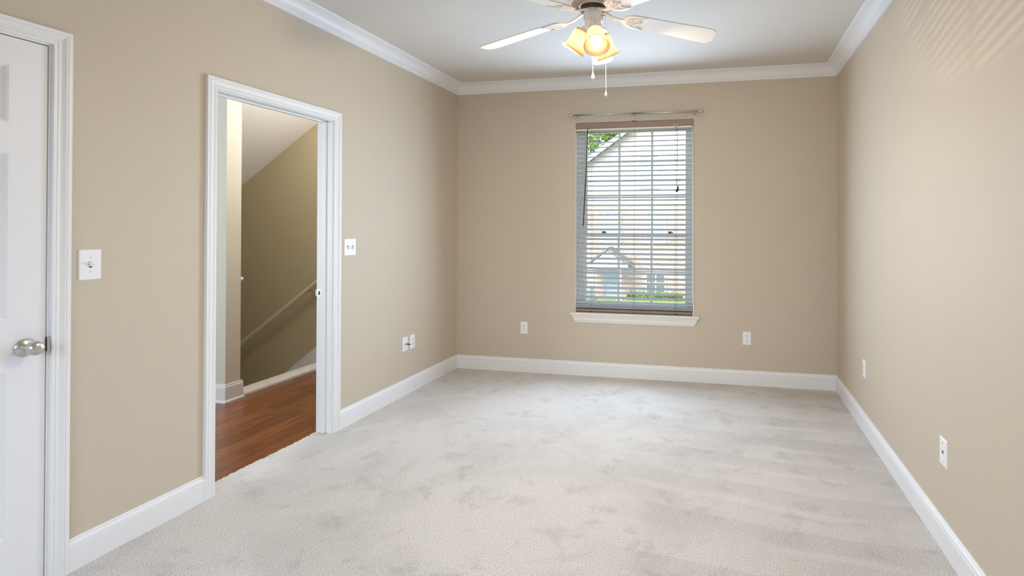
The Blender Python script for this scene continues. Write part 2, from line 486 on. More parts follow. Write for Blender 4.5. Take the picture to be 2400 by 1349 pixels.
# open doorway jambs with stops and the latch strike plate
dj = empty_struct('door_1'); dj['label'] = 'open doorway lined with white jambs'
st0, st1 = -0.098, -0.062
bm = boxes(((-WT, DY0 - JT, -0.012), (0, DY0, DH)), ((-WT, DY1, -0.012), (0, DY1 + JT, DH)), ((-WT, DY0 - JT, DH), (0, DY1 + JT, DH + JT)))
obj('jamb', bm, 'trim', dj, bevel=0.0015)
bm = boxes(((st0 + 0.02, DY0, 0), (st1 + 0.018, DY0 + 0.011, DH)), ((st0 + 0.02, DY1 - 0.011, 0), (st1 + 0.018, DY1, DH)), ((st0 + 0.02, DY0, DH - 0.011), (st1 + 0.018, DY1, DH)))
obj('door_stop', bm, 'trim', dj, bevel=0.003)
bm = new()
box(bm, (-0.116, DY1 - 0.0016, 0.895), (-0.085, DY1 + 0.001, 0.953))
pr = [(-0.114, DY1 - 0.0016), (-0.124, DY1 - 0.0035), (-0.128, DY1 - 0.0008), (-0.124, DY1 + 0.0005), (-0.114, DY1 + 0.001)]
prism(bm, [(x, y, 0.905) for x, y in pr], (0, 0, 0.04))
sp_ = obj('strike_plate', bm, 'nickel', dj, bevel=0.0006); sp_['label'] = 'metal strike plate'
obj('latch_hole', boxes(((-0.1035, DY1 - 0.0022, 0.912), (-0.0905, DY1 - 0.0014, 0.937))), 'dark', sp_)
bm = new()
for z in (0.902, 0.946): lathe(bm, [(0.003, 0), (0.003, 0.0008), (0.001, 0.0012)], (-0.097, DY1 - 0.0016, z), (0, -1, 0), 10)
obj('screw', bm, 'screw', sp_)

# closed six panel door
dd = empty_struct('door_2'); dd['label'] = 'closed white six-panel door with a round nickel knob'
bm = boxes(((-WT, CY0 - JT, -0.012), (0, CY0, DH)), ((-WT, CY1, -0.012), (0, CY1 + JT, DH)), ((-WT, CY0 - JT, DH), (0, CY1 + JT, DH + JT)))
obj('jamb', bm, 'trim', dd, bevel=0.002)
bm = boxes(((-0.075, CY0, 0), (-0.041, CY0 + 0.011, DH)), ((-0.075, CY1 - 0.011, 0), (-0.041, CY1, DH)), ((-0.075, CY0, DH - 0.011), (-0.041, CY1, DH)))
obj('door_stop', bm, 'trim', dd)
sy0, sy1, sz0, sz1 = CY0 + 0.003, CY1 - 0.004, 0.012, DH - 0.004
XF = -0.003; XB_ = -0.038
pw0, pw1 = sy0 + 0.112, sy1 - 0.112
mid = (pw0 + pw1) / 2
cols = [(pw0, mid - 0.055), (mid + 0.055, pw1)]
rows = [(0.232, 0.840), (1.030, 1.638), (1.748, 1.962)]
bm = new()
# front face as a grid with holes for the panels
ys = sorted({sy0, sy1, *[v for c in cols for v in c]}); zs = sorted({sz0, sz1, *[v for r in rows for v in r]})
def is_panel(y, z): return any(c[0] < y < c[1] for c in cols) and any(r[0] < z < r[1] for r in rows)
cache = {}
def vv(x, y, z):
    k = (round(x, 5), round(y, 5), round(z, 5))
    if k not in cache: cache[k] = bm.verts.new((x, y, z))
    return cache[k]
for i in range(len(ys) - 1):
    for j in range(len(zs) - 1):
        yc, zc = (ys[i] + ys[i + 1]) / 2, (zs[j] + zs[j + 1]) / 2
        if is_panel(yc, zc):
            a, b_, c_, d_ = ys[i], ys[i + 1], zs[j], zs[j + 1]
            prev = (0, 0.0)
            for ins, dep in ((0.006, -0.002), (0.016, -0.011), (0.022, -0.012), (0.034, -0.012), (0.062, -0.003), (0.064, -0.0025)):
                q = []
                for (ii, dd_) in (prev, (ins, dep)):
                    q.append([vv(XF + dd_, a + ii, c_ + ii), vv(XF + dd_, b_ - ii, c_ + ii), vv(XF + dd_, b_ - ii, d_ - ii), vv(XF + dd_, a + ii, d_ - ii)])
                for k in range(4): bm.faces.new((q[0][k], q[0][(k + 1) % 4], q[1][(k + 1) % 4], q[1][k]))
                prev = (ins, dep)
            bm.faces.new(q[1])
        else:
            bm.faces.new((vv(XF, ys[i], zs[j]), vv(XF, ys[i + 1], zs[j]), vv(XF, ys[i + 1], zs[j + 1]), vv(XF, ys[i], zs[j + 1])))
for a, b_ in (((sy0, sz0), (sy1, sz0)), ((sy1, sz0), (sy1, sz1)), ((sy1, sz1), (sy0, sz1)), ((sy0, sz1), (sy0, sz0))):
    bm.faces.new((vv(XB_, *a), vv(XB_, *b_), bm.verts.new((XF, *b_)), bm.verts.new((XF, *a))))
bm.faces.new((vv(XB_, sy0, sz0), vv(XB_, sy1, sz0), vv(XB_, sy1, sz1), vv(XB_, sy0, sz1)))
leaf = obj('door_leaf', bm, 'door', dd)
# embossed wood grain in the paint
n, L, b = nodes(M['door'])
tc = n.new('ShaderNodeTexCoord'); mp = n.new('ShaderNodeMapping'); mp.inputs['Scale'].default_value = (60, 130, 7)
t = n.new('ShaderNodeTexNoise'); t.inputs['Scale'].default_value = 1.5; t.inputs['Detail'].default_value = 4
bp = n.new('ShaderNodeBump'); bp.inputs['Strength'].default_value = 0.12; bp.inputs['Distance'].default_value = 0.002
L.new(tc.outputs['Object'], mp.inputs['Vector']); L.new(mp.outputs[0], t.inputs['Vector']); L.new(t.outputs['Fac'], bp.inputs['Height']); L.new(bp.outputs[0], b.inputs['Normal'])
KY, KZ = 1.514, 0.918
bm = new()
lathe(bm, [(0.0335, 0), (0.0335, 0.002), (0.031, 0.005), (0.022, 0.009), (0.0135, 0.013), (0.0125, 0.018), (0.0125, 0.026)], (XF, KY, KZ), (1, 0, 0), 40)
kn = obj('door_knob', bm, 'nickel', dd); smooth_by_angle(kn, 50); kn['label'] = 'satin nickel door knob'
bm = new()
lathe(bm, [(0.0125, 0.024), (0.018, 0.028), (0.0240, 0.034), (0.0268, 0.042), (0.0272, 0.050), (0.0255, 0.057), (0.0215, 0.0635), (0.014, 0.0675), (0.006, 0.069), (0, 0.069)], (XF, KY, KZ), (1, 0, 0), 40)
g_ = obj('knob_grip', bm, 'nickel', kn, smooth=True)
# lip of the strike plate between leaf and jamb
bm = new()
pr = [(-0.010, CY1 - 0.0035), (0.004, CY1 - 0.002), (0.0065, CY1 + 0.004), (0.0065, CY1 + 0.0065), (0.003, CY1 + 0.003), (-0.010, CY1 + 0.0005)]
prism(bm, [(x, y, 0.889) for x, y in pr], (0, 0, 0.058))
s2 = obj('strike_plate', bm, 'nickel', dd, bevel=0.001); s2['label'] = 'metal strike plate lip'
obj('latch', boxes(((-0.012, CY1 - 0.0042, 0.892), (0.0022, CY1 - 0.0018, 0.944))), 'dark', s2)

# ------------------------------------------------------------------ window
wn = empty_struct('window_1'); wn['label'] = 'tall window with white frame behind horizontal blinds'
FY0, FY1 = D + 0.082, D + 0.150
fx0, fx1, fz0, fz1 = WX0, WX1, WZ0, WZ1
bm = boxes(((fx0, FY0, fz0), (fx0 + 0.052, FY1, fz1)), ((fx1 - 0.052, FY0, fz0), (fx1, FY1, fz1)),
           ((fx0 + 0.052, FY0, fz1 - 0.05), (fx1 - 0.052, FY1, fz1)), ((fx0 + 0.052, FY0, fz0), (fx1 - 0.052, FY1, fz0 + 0.04)),
           ((fx0, D + 0.001, fz0), (fx0 + 0.004, FY0, fz1)), ((fx1 - 0.004, D + 0.001, fz0), (fx1, FY0, fz1)), ((fx0 + 0.004, D + 0.001, fz1 - 0.004), (fx1 - 0.004, FY0, fz1)))
obj('window_frame', bm, 'vinyl', wn, bevel=0.002)
gx0, gx1 = fx0 + 0.052, fx1 - 0.052
def sash(name, z0, z1, y0, bars):
    r = 0.030
    bm = boxes(((gx0, y0, z0), (gx0 + r, y0 + 0.03, z1)), ((gx1 - r, y0, z0), (gx1, y0 + 0.03, z1)),
               ((gx0 + r, y0, z1 - 0.036), (gx1 - r, y0 + 0.03, z1)), ((gx0 + r, y0, z0), (gx1 - r, y0 + 0.03, z0 + 0.036)))
    s = obj(name, bm, 'vinyl', wn, bevel=0.002)
    bm = new()
    w = gx1 - gx0 - 2 * r
    for k in (1, 2):
        x = gx0 + r + w * k / 3; box(bm, (x - 0.009, y0 + 0.006, z0 + 0.036), (x + 0.009, y0 + 0.024, z1 - 0.036))
    for z in bars: box(bm, (gx0 + r, y0 + 0.0065, z - 0.008), (gx1 - r, y0 + 0.0235, z + 0.008))
    obj('muntin', bm, 'vinyl', s)
    g = obj('pane', boxes(((gx0 + r, y0 + 0.013, z0 + 0.036), (gx1 - r, y0 + 0.017, z1 - 0.036))), 'glass', s)
    return s
sash('upper_sash', 1.272, WZ1 - 0.05, D + 0.112, (1.641, 1.974))
ls = sash('lower_sash', WZ0 + 0.04, 1.308, D + 0.084, (0.955,))
for x in (1.44, 2.06):
    bm = new(); box(bm, (x - 0.022, D + 0.084, 1.308), (x + 0.022, D + 0.112, 1.312))
    tube(bm, [(x - 0.02, D + 0.095, 1.318), (x + 0.004, D + 0.088, 1.324), (x + 0.026, D + 0.082, 1.315)], 0.004)
    lathe(bm, [(0.009, 0), (0.009, 0.010), (0.004, 0.012)], (x, D + 0.096, 1.312), (0, 0, 1), 12)
    q = obj('sash_lock', bm, 'dark', ls); q['label'] = 'dark sash lock'
# stool with rounded nosing, and moulded apron with mitred returns
bm = new()
nose = [(D + 0.084, 0.5790), (D + 0.084, 0.556), (D - 0.026, 0.556), (D - 0.032, 0.5595), (D - 0.034, 0.5665), (D - 0.032, 0.5730), (D - 0.026, 0.5790)]
prism(bm, [(WX0 - 0.040 if y < D else WX0, y, z) for y, z in []] or [(WX0 + 0.0, y, z) for y, z in nose], (WX1 - WX0, 0, 0))
for xa, xb in ((WX0 - 0.040, WX0), (WX1, WX1 + 0.048)):
    hn = [(D, 0.5790), (D, 0.556)] + nose[2:]
    prism(bm, [(xa, y, z) for y, z in hn], (xb - xa, 0, 0))
o = obj('window_sill', bm, 'sill', wn); o['label'] = 'white sill board with rounded nose'
APR = [(0, 0), (0.021, 0), (0.021, -0.012), (0.018, -0.020), (0.0135, -0.026), (0.0135, -0.034), (0.0160, -0.036), (0.0160, -0.050), (0.012, -0.054), (0.0105, -0.064), (0.007, -0.070), (0, -0.070)]
bm = new()
xl, xr = WX0 - 0.030, WX1 + 0.040
# front moulding whose ends follow the profile back (mitred)
loft(bm, [[(xl + 0.5 * max(0, -v) + 0.0, D - u, 0.556 + v) for u, v in APR], [(xr - 0.5 * max(0, -v), D - u, 0.556 + v) for u, v in APR]])
o = obj('window_apron', bm, 'sill', wn); smooth_by_angle(o, 25)
# pale edge strip down the side of the blind
bm = new()
tube(bm, [(WX1 - 0.0075, D - 0.004, 2.25), (WX1 - 0.007, D - 0.004, 1.4), (WX1 - 0.0065, D - 0.004, 0.72), (WX1 - 0.0015, D - 0.004, 0.66), (WX1 - 0.004, D - 0.004, 0.60), (WX1 - 0.006, D - 0.004, 0.578)], 0.0065, 8)
o = obj('edge_bead', bm, 'trim', wn, smooth=True); o['label'] = 'white bead along the window edge'

# ------------------------------------------------------------------ window blind
bl = thing('window_blind', 'faux-wood horizontal blind with pale slats and taupe rails in the window', 'blind', (WX0, D, WZ0))
def B(name, bm, material, parent=bl, **kw):
    bmesh.ops.translate(bm, verts=bm.verts[:], vec=(-WX0, -D, -WZ0) if parent is bl else (0, 0, 0))
    return obj(name, bm, material, parent, **kw)
bx0, bx1 = WX0 + 0.008, WX1 - 0.016
bm = boxes(((WX0 + 0.001, D - 0.006, 2.272), (WX1 - 0.003, D + 0.004, 2.322)), ((WX0 + 0.005, D + 0.004, 2.276), (WX1 - 0.006, D + 0.058, 2.320)))
o = B('headrail', bm, 'taupe', bevel=0.002); o['label'] = 'taupe headrail'
B('valance_lip', boxes(((bx0, D + 0.002, 2.252), (bx1 + 0.004, D + 0.010, 2.270))), 'valance', bevel=0.003)
B('valance_clip', boxes(((1.722, D - 0.010, 2.3205), (1.762, D + 0.02, 2.3265))), 'dark', bevel=0.001)
for xx in (2.118,):
    B('cord_lock', boxes(((xx - 0.018, D - 0.010, 2.268), (xx + 0.018, D - 0.004, 2.280))), 'valance', bevel=0.001)
    B('cord_slot', boxes(((xx - 0.010, D - 0.0112, 2.269), (xx + 0.012, D - 0.0095, 2.276))), 'dark')
def slat_bm(x0, x1, yc, z, tilt, w=0.050, t=0.0034, crown=0.0026):
    bm = new(); prof = []
    for i in range(9):
        s = -1 + 2 * i / 8; prof.append((s * w / 2, crown * (1 - s * s) + t / 2))
    for i in range(9):
        s = 1 - 2 * i / 8; prof.append((s * w / 2, crown * (1 - s * s) - t / 2))
    ca, sa = cos(tilt), sin(tilt)
    # positive tilt lowers the room edge (smaller y)
    ring = lambda x: [(x, yc + u * ca - v * sa, z + u * sa + v * ca) for u, v in prof]
    loft(bm, [ring(x0), ring(x1)])
    return bm
NS = 36
ztop, zbot = 2.2345, 0.672
YS = D + 0.030
for i in range(NS):
    z = ztop + (zbot - ztop) * i / (NS - 1)
    tl = radians(15.5 - 0.0 * i + random.uniform(-1.8, 1.8) + 2.5 * (1 - i / NS))
    if i in (10, 23): tl = radians(22)
    o = B('slat', slat_bm(bx0 + random.uniform(-0.001, 0.001), bx1, YS, z, tl), 'slat')
    smooth_by_angle(o, 50)
for k in range(3):
    o = B('slat', slat_bm(bx0, bx1, YS, 0.652 - k * 0.0115, radians(7)), 'slat'); smooth_by_angle(o, 50)
o = B('bottom_rail', slat_bm(bx0, bx1, YS - 0.003, 0.602, radians(5), t=0.018, crown=0.001), 'taupe'); o['label'] = 'taupe bottom rail'
for x in (1.344, 1.741, 2.125):
    bm = new()
    for yy in (YS - 0.029, YS + 0.029):
        tube(bm, [(x, yy, 2.27), (x, yy, 0.60)], 0.0011, 6)
    for i in range(NS):
        z = ztop + (zbot - ztop) * i / (NS - 1)
        tube(bm, [(x, YS - 0.029, z - 0.008), (x, YS + 0.029, z + 0.001)], 0.0008, 5)
    B('ladder_cord', bm, 'cord')
    bm = new(); lathe(bm, [(0.0055, 0), (0.0055, 0.004), (0.002, 0.006)], (x, YS - 0.028, 0.589), (0, -1, -0.3), 10)
    B('cord_plug', bm, 'black')
bm = new(); tube(bm, [(1.309, D - 0.012, 2.268), (1.300, D - 0.013, 1.95), (1.272, D - 0.020, 1.372)], [0.0035, 0.0042, 0.0045], 8)
o = B('tilt_wand', bm, 'black', smooth=True); o['label'] = 'thin black tilt wand'
bm = new()
tube(bm, [(2.112, D - 0.010, 2.27), (2.113, D - 0.011, 1.95), (2.112, D - 0.009, 0.62)], 0.0014, 6)
tube(bm, [(2.133, D - 0.010, 2.27), (2.134, D - 0.012, 2.0), (2.132, D - 0.013, 1.81)], 0.0014, 6)
tube(bm, [(2.132, D - 0.013, 1.85), (2.133, D - 0.014, 1.80), (2.128, D - 0.015, 1.79), (2.137, D - 0.016, 1.785), (2.150, D - 0.014, 1.79), (2.158, D - 0.012, 1.775),
          (2.150, D - 0.014, 1.765), (2.134, D - 0.016, 1.782), (2.129, D - 0.014, 1.768), (2.128, D - 0.014, 1.745)], 0.0016, 6)
tube(bm, [(2.150, D - 0.013, 1.79), (2.156, D - 0.012, 1.765), (2.149, D - 0.012, 1.735), (2.140, D - 0.013, 1.728)], 0.0013, 6)
B('lift_cord', bm, 'cord')
for (x, z, dz) in ((2.139, 1.701, 1), (2.126, 1.690, 0)):
    bm = new(); lathe(bm, [(0.0102, 0), (0.0106, 0.004), (0.009, 0.014), (0.0045, 0.032), (0.003, 0.036)] if dz else [(0.009, 0), (0.0105, 0.006), (0.0095, 0.016), (0.005, 0.024)],
                      (x, D - 0.016, z - (0.004 if dz else 0.012)), (0.0, 0, 1) if dz else (0.55, 0, 1), 14)
    B('cord_tassel', bm, 'black', smooth=True)

# ------------------------------------------------------------------ curtain rod
cr = thing('curtain_rod', 'slim brushed nickel curtain rod with ball ends above the window', 'curtain rod', (1.7, D, 2.39))
def Cc(name, bm, material='nickel', **kw):
    bmesh.ops.translate(bm, verts=bm.verts[:], vec=(-1.7, -D, -2.39)); return obj(name, bm, material, cr, **kw)
ry, rzl, rzr = D - 0.05, 2.3895, 2.3810
zr = lambda x: rzl + (rzr - rzl) * (x - 1.152) / (2.339 - 1.152)
bm = new(); tube(bm, [(1.185, ry, zr(1.185)), (1.75, ry, zr(1.75))], 0.0072, 14); tube(bm, [(1.74, ry, zr(1.74)), (2.318, ry, zr(2.318))], 0.0085, 14)
Cc('rod', bm, smooth=True)
for x, s in ((1.185, -1), (2.318, 1)):
    bm = new(); lathe(bm, [(0.0095, 0), (0.0095, 0.006), (0.0065, 0.009), (0.0065, 0.012), (0.0125, 0.017), (0.0158, 0.024), (0.0160, 0.030), (0.0125, 0.038), (0.006, 0.043), (0, 0.044)], (x, ry, zr(x)), (s, 0, 0), 20)
    Cc('finial', bm, smooth=True)
for x in (1.203, 1.728, 2.283):
    bm = new()
    tube(bm, [(x, D - 0.002, zr(x) - 0.022), (x, D - 0.030, zr(x) - 0.022), (x, ry + 0.004, zr(x) - 0.016), (x, ry, zr(x) - 0.010)], 0.0045, 10)
    lathe(bm, [(0.0125, 0), (0.0125, 0.003), (0.009, 0.005)], (x, D, zr(x) - 0.022), (0, -1, 0), 18)
    tube(bm, [(x, ry + 0.0115, zr(x) + 0.002), (x, ry + 0.008, zr(x) - 0.008), (x, ry, zr(x) - 0.0112), (x, ry - 0.008, zr(x) - 0.008), (x, ry - 0.0115, zr(x) + 0.002)], 0.0024, 8)
    Cc('bracket', bm, smooth=True)

# ------------------------------------------------------------------ wall plates (local frame: x across, z up, -y out from the wall)
def plate_mesh(w, h, t=0.0058):
    bm = new(); e = 0.004
    rings = [[(-w / 2, 0, -h / 2), (w / 2, 0, -h / 2), (w / 2, 0, h / 2), (-w / 2, 0, h / 2)],
             [(-w / 2, -t * 0.55, -h / 2), (w / 2, -t * 0.55, -h / 2), (w / 2, -t * 0.55, h / 2), (-w / 2, -t * 0.55, h / 2)],
             [(-w / 2 + e, -t, -h / 2 + e), (w / 2 - e, -t, -h / 2 + e), (w / 2 - e, -t, h / 2 - e), (-w / 2 + e, -t, h / 2 - e)]]
    loft(bm, rings); return bm
def screw_bm(x, z, t=0.0058, r=0.0032):
    bm = new(); lathe(bm, [(r, 0), (r, 0.0006), (r * 0.6, 0.0011)], (x, -t, z), (0, -1, 0), 12); return bm
def place(t, wall, a, z):
    if wall == 'back': t.location = (a, D, z); t.rotation_euler = (0, 0, 0)
    if wall == 'left': t.location = (0, a, z); t.rotation_euler = (0, 0, radians(90))
    if wall == 'right': t.location = (W, a, z); t.rotation_euler = (0, 0, radians(-90))
def outlet(label, wall, a, z, group='duplex outlets'):
    t = thing('wall_outlet', label, 'outlet', group=group); place(t, wall, a, z)
    obj('cover_plate', plate_mesh(0.070, 0.114), 'plate', t)
    for s in (-1, 1):
        bm = new(); zc = s * 0.0195; ring0 = []
        for i in range(28):
            a_ = 2 * pi * i / 28; ring0.append((0.0172 * cos(a_), max(-0.0135, min(0.0135, 0.0172 * sin(a_))) + zc))
        loft(bm, [[(x, -0.0052, q) for x, q in ring0], [(x, -0.0072, q) for x, q in ring0], [(x * 0.95, -0.0078, (q - zc) * 0.95 + zc) for x, q in ring0]])
        rc = obj('receptacle', bm, 'plate', t)
        bm = boxes(((-0.0078, -0.0083, zc - 0.0005), (-0.0052, -0.0075, zc + 0.0085)), ((0.0052, -0.0083, zc + 0.0005), (0.0078, -0.0075, zc + 0.0080)))
        lathe(bm, [(0.0030, 0), (0.0030, 0.0008)], (0, -0.0075, zc - 0.0070), (0, -1, 0), 12)
        sl = obj('slot', bm, 'dark', rc)
    obj('screw', screw_bm(0, 0), 'screw', t)
    return t
outlet('white duplex outlet low on the window wall nearer the doorway wall', 'back', 0.693, 0.4135)
outlet('white duplex outlet low on the window wall to the right of the window sill', 'back', 2.737, 0.404)
outlet('white duplex outlet beside the coax plate on the doorway wall', 'left', 4.0205, 0.411)
outlet('white duplex outlet low on the blank side wall close to the room corner', 'right', 3.868, 0.4165)

t = thing('coax_plate', 'white wall plate with a black coax stub between doorway and corner', 'wall plate'); place(t, 'left', 3.920, 0.411)
obj('cover_plate', plate_mesh(0.070, 0.114), 'plate', t)
for z in (-0.042, 0.042): obj('screw', screw_bm(0, z), 'screw', t)
bm = new(); lathe(bm, [(0.0075, 0), (0.0075, 0.003), (0.0048, 0.003), (0.0048, 0.014)], (0, -0.0056, 0.0), (0, -1, 0), 12)
obj('coax_jack', bm, 'screw', t)
bm = new(); tube(bm, [(0, -0.016, 0.0), (0.001, -0.028, 0.0005), (0.004, -0.042, -0.002), (0.006, -0.046, -0.006)], [0.0052, 0.0052, 0.0040, 0.0036], 10)
o = obj('coax_stub', bm, 'black', t, smooth=True); o['label'] = 'black coax connector stub'

t = thing('phone_plate', 'white phone jack plate with three dark holes on the blank side wall', 'wall plate'); place(t, 'right', 2.527, 0.4105)
obj('cover_plate', plate_mesh(0.078, 0.117), 'plate', t)
for z in (-0.040, 0.040): obj('screw', screw_bm(0, z, r=0.0036), 'screw', t)
obj('phone_jack', boxes(((-0.009, -0.0066, -0.007), (0.009, -0.0054, 0.009))), 'jack', t)
obj('jack_opening', boxes(((-0.0055, -0.0072, -0.003), (0.0055, -0.0060, 0.006))), 'dark', t)

def switch(label, a, z, w, h, toggles):
    t = thing('light_switch', label, 'light switch'); place(t, 'left', a, z)
    obj('cover_plate', plate_mesh(w, h), 'plate', t)
    for x, upw in toggles:
        obj('switch_slot', boxes(((x - 0.0055, -0.0062, -0.0125), (x + 0.0055, -0.0054, 0.0125))), 'dark', t)
        bm = new(); s = 1 if upw else -1
        pts = [(-0.0052, -0.0062, -0.0122), (0.0052, -0.0062, -0.0122), (0.0052, -0.0062, 0.0122), (-0.0052, -0.0062, 0.0122)]
        loft(bm, [[(x + p * 0.98, q, r_ * 0.80 + 0.0022 * s) for p, q, r_ in pts], [(x + p * 0.95, -0.0105, r_ * 0.62 + 0.003 * s) for p, q, r_ in pts], [(x + p * 0.85, -0.0215, r_ * 0.38 + 0.0095 * s) for p, q, r_ in pts]])
        obj('toggle', bm, 'plate', t, bevel=0.0008)
        for zz in (-0.030, 0.030): obj('screw', screw_bm(x, zz), 'screw', t)
    return t
switch('white single toggle light switch beside the closed door', 1.7155, 1.213, 0.079, 0.124, [(0, True)])
switch('white double toggle light switch beside the open doorway', 3.262, 1.2245, 0.116, 0.115, [(-0.023, True), (0.023, False)])

# ------------------------------------------------------------------ ceiling fan
FX, FY = 1.905, 2.590
fan = thing('ceiling_fan', 'white five-blade ceiling fan with three lit amber glass shades', 'ceiling fan', (FX, FY, 2.44))
def Fn(name, bm, material='fan', parent=None, **kw):
    bmesh.ops.translate(bm, verts=bm.verts[:], vec=(-FX, -FY, -2.44)); return obj(name, bm, material, parent or fan, **kw)
C0 = (FX, FY, 0)
def lz(prof, **kw):
    bm = new(); lathe(bm, prof, C0, (0, 0, 1), kw.get('seg', 48)); return bm
o = Fn('canopy', lz([(0.012, 2.655), (0.05, 2.66), (0.072, 2.69), (0.075, H)])); smooth_by_angle(o)
o = Fn('downrod', lz([(0.012, 2.59), (0.012, 2.67)])); smooth_by_angle(o)
o = Fn('motor_housing', lz([(0.066, 2.470), (0.112, 2.479), (0.121, 2.483), (0.127, 2.492), (0.128, 2.505), (0.122, 2.516), (0.120, 2.545), (0.124, 2.556), (0.118, 2.575), (0.09, 2.598), (0.03, 2.612)])); smooth_by_angle(o, 30)
mh = o
bm = new()
for i in range(46):
    a = 2 * pi * i / 46; d = Vector((cos(a), sin(a), 0)); s_ = Vector((-sin(a), cos(a), 0))
    p = lambda r, z, k: Vector((FX, FY, z)) + d * r + s_ * k
    loft(bm, [[p(0.072, 2.4695, -0.0018), p(0.072, 2.4695, 0.0018), p(0.072, 2.4715, 0.0018), p(0.072, 2.4715, -0.0018)],
              [p(0.110, 2.4768, -0.0030), p(0.110, 2.4768, 0.0030), p(0.110, 2.4788, 0.0030), p(0.110, 2.4788, -0.0030)]])
o = Fn('vent_slots', bm, 'vent', mh); o['label'] = 'dark radial vent slots'
o = Fn('flywheel', lz([(0.050, 2.452), (0.064, 2.454), (0.064, 2.470), (0.050, 2.470)]), 'gap'); o['label'] = 'dark gap above the switch housing'
o = Fn('switch_housing', lz([(0.036, 2.395), (0.0475, 2.397), (0.0492, 2.402), (0.0492, 2.450), (0.047, 2.455), (0.030, 2.456)]), 'fanhousing'); smooth_by_angle(o)
o = Fn('light_fitter', lz([(0, 2.340), (0.012, 2.341), (0.030, 2.349), (0.0395, 2.358), (0.0415, 2.366), (0.0415, 2.388), (0.040, 2.395)]), 'fan'); smooth_by_angle(o)
lf = o
for a in range(4):
    an = radians(30 + 90 * a); bm = new(); lathe(bm, [(0.003, 0), (0.003, 0.0012), (0.001, 0.002)], (FX + 0.0412 * cos(an), FY + 0.0412 * sin(an), 2.381), (cos(an), sin(an), 0), 10)
    Fn('screw', bm, 'screw', lf)

blades = [(25.5, 2.374), (98.5, 2.383), (170.2, 2.335), (242.3, 2.338), (313.8, 2.352)]
R = 0.655
for az, zt in blades:
    a = radians(az); d = Vector((cos(a), sin(a), 0)); s_ = Vector((-sin(a), cos(a), 0))
    z0, zslope = 2.437, (zt - 2.437) / R
    pit = radians(12)
    axis = (d + Vector((0, 0, zslope))).normalized()
    wv = (s_ * cos(pit) - Vector((0, 0, 1)) * sin(pit)).normalized()   # far edge lower
    nv = axis.cross(wv).normalized()
    if nv.z < 0: nv = -nv
    P_ = lambda r, w, h=0.0: Vector((FX, FY, z0)) + axis * r + wv * w + nv * h
    # blade outline
    out = []
    L0, L1 = 0.185, R
    hw = lambda r: 0.050 + 0.016 * (r - L0) / (L1 - L0)
    for k in range(0, 9):
        th = pi * 0.5 * k / 8; out.append((L0 + 0.026 * (1 - cos(th)), hw(L0) * (0.50 + 0.50 * sin(th))))
    out += [(0.30, hw(0.30)), (0.45, hw(0.45))]
    for k in range(0, 9):
        th = pi * 0.5 * k / 8; out.append((L1 - 0.045 + 0.045 * sin(th), hw(L1) - 0.045 + 0.045 * cos(th) if k < 8 else hw(L1) - 0.045))
    poly = out + [(r, -w) for r, w in reversed(out)]
    bm = new()
    loft(bm, [[P_(r, w, 0.0) for r, w in poly], [P_(r, w, 0.006) for r, w in poly]])
    b_ = Fn('blade', bm, 'blade', bevel=0.0015)
    # iron: arm and leaf-shaped flange under the blade root
    bm = new()
    def ringq(r, w, h0, h1): return [P_(r, -w, h0), P_(r, w, h0), P_(r, w, h1), P_(r, -w, h1)]
    loft(bm, [ringq(0.050, 0.012, 0.010, 0.020), ringq(0.075, 0.012, 0.004, 0.013), ringq(0.105, 0.010, -0.006, 0.003), ringq(0.140, 0.0095, -0.010, -0.002), ringq(0.165, 0.013, -0.008, -0.001), ringq(0.18, 0.016, -0.006, -0.0005)])
    leafp = [(0.152, 0.006), (0.156, 0.020), (0.165, 0.035), (0.180, 0.047), (0.202, 0.0540), (0.232, 0.0560), (0.262, 0.0550), (0.272, 0.0510), (0.252, 0.0450), (0.237, 0.0360), (0.231, 0.0240), (0.240, 0.0120), (0.258, 0.004)]
    poly2 = leafp + [(r, -w) for r, w in reversed(leafp)]
    loft(bm, [[P_(r, w, -0.006) for r, w in poly2], [P_(r, w, -0.0003) for r, w in poly2]])
    for sgn in (-1, 1):
        tube(bm, [P_(0.170, sgn * 0.012, -0.006), P_(0.190, sgn * 0.026, -0.008), P_(0.215, sgn * 0.036, -0.008), P_(0.262, sgn * 0.046, -0.006)], 0.0024, 8)
        tube(bm, [P_(0.178, sgn * 0.006, -0.007), P_(0.200, sgn * 0.014, -0.008), P_(0.228, sgn * 0.018, -0.007)], 0.0022, 8)
    tube(bm, [P_(0.170, 0, -0.007), P_(0.205, 0, -0.009), P_(0.250, 0, -0.006)], 0.0024, 8)
    ir = Fn('blade_iron', bm, 'fan', bevel=0.001)
    for r, w in ((0.205, 0.030), (0.205, -0.030), (0.235, 0.0)):
        bm = new(); p = P_(r, w, -0.0065); lathe(bm, [(0.0042, 0), (0.0042, 0.0015), (0.002, 0.0028)], p, -nv, 10)
        Fn('screw', bm, 'screw', ir)

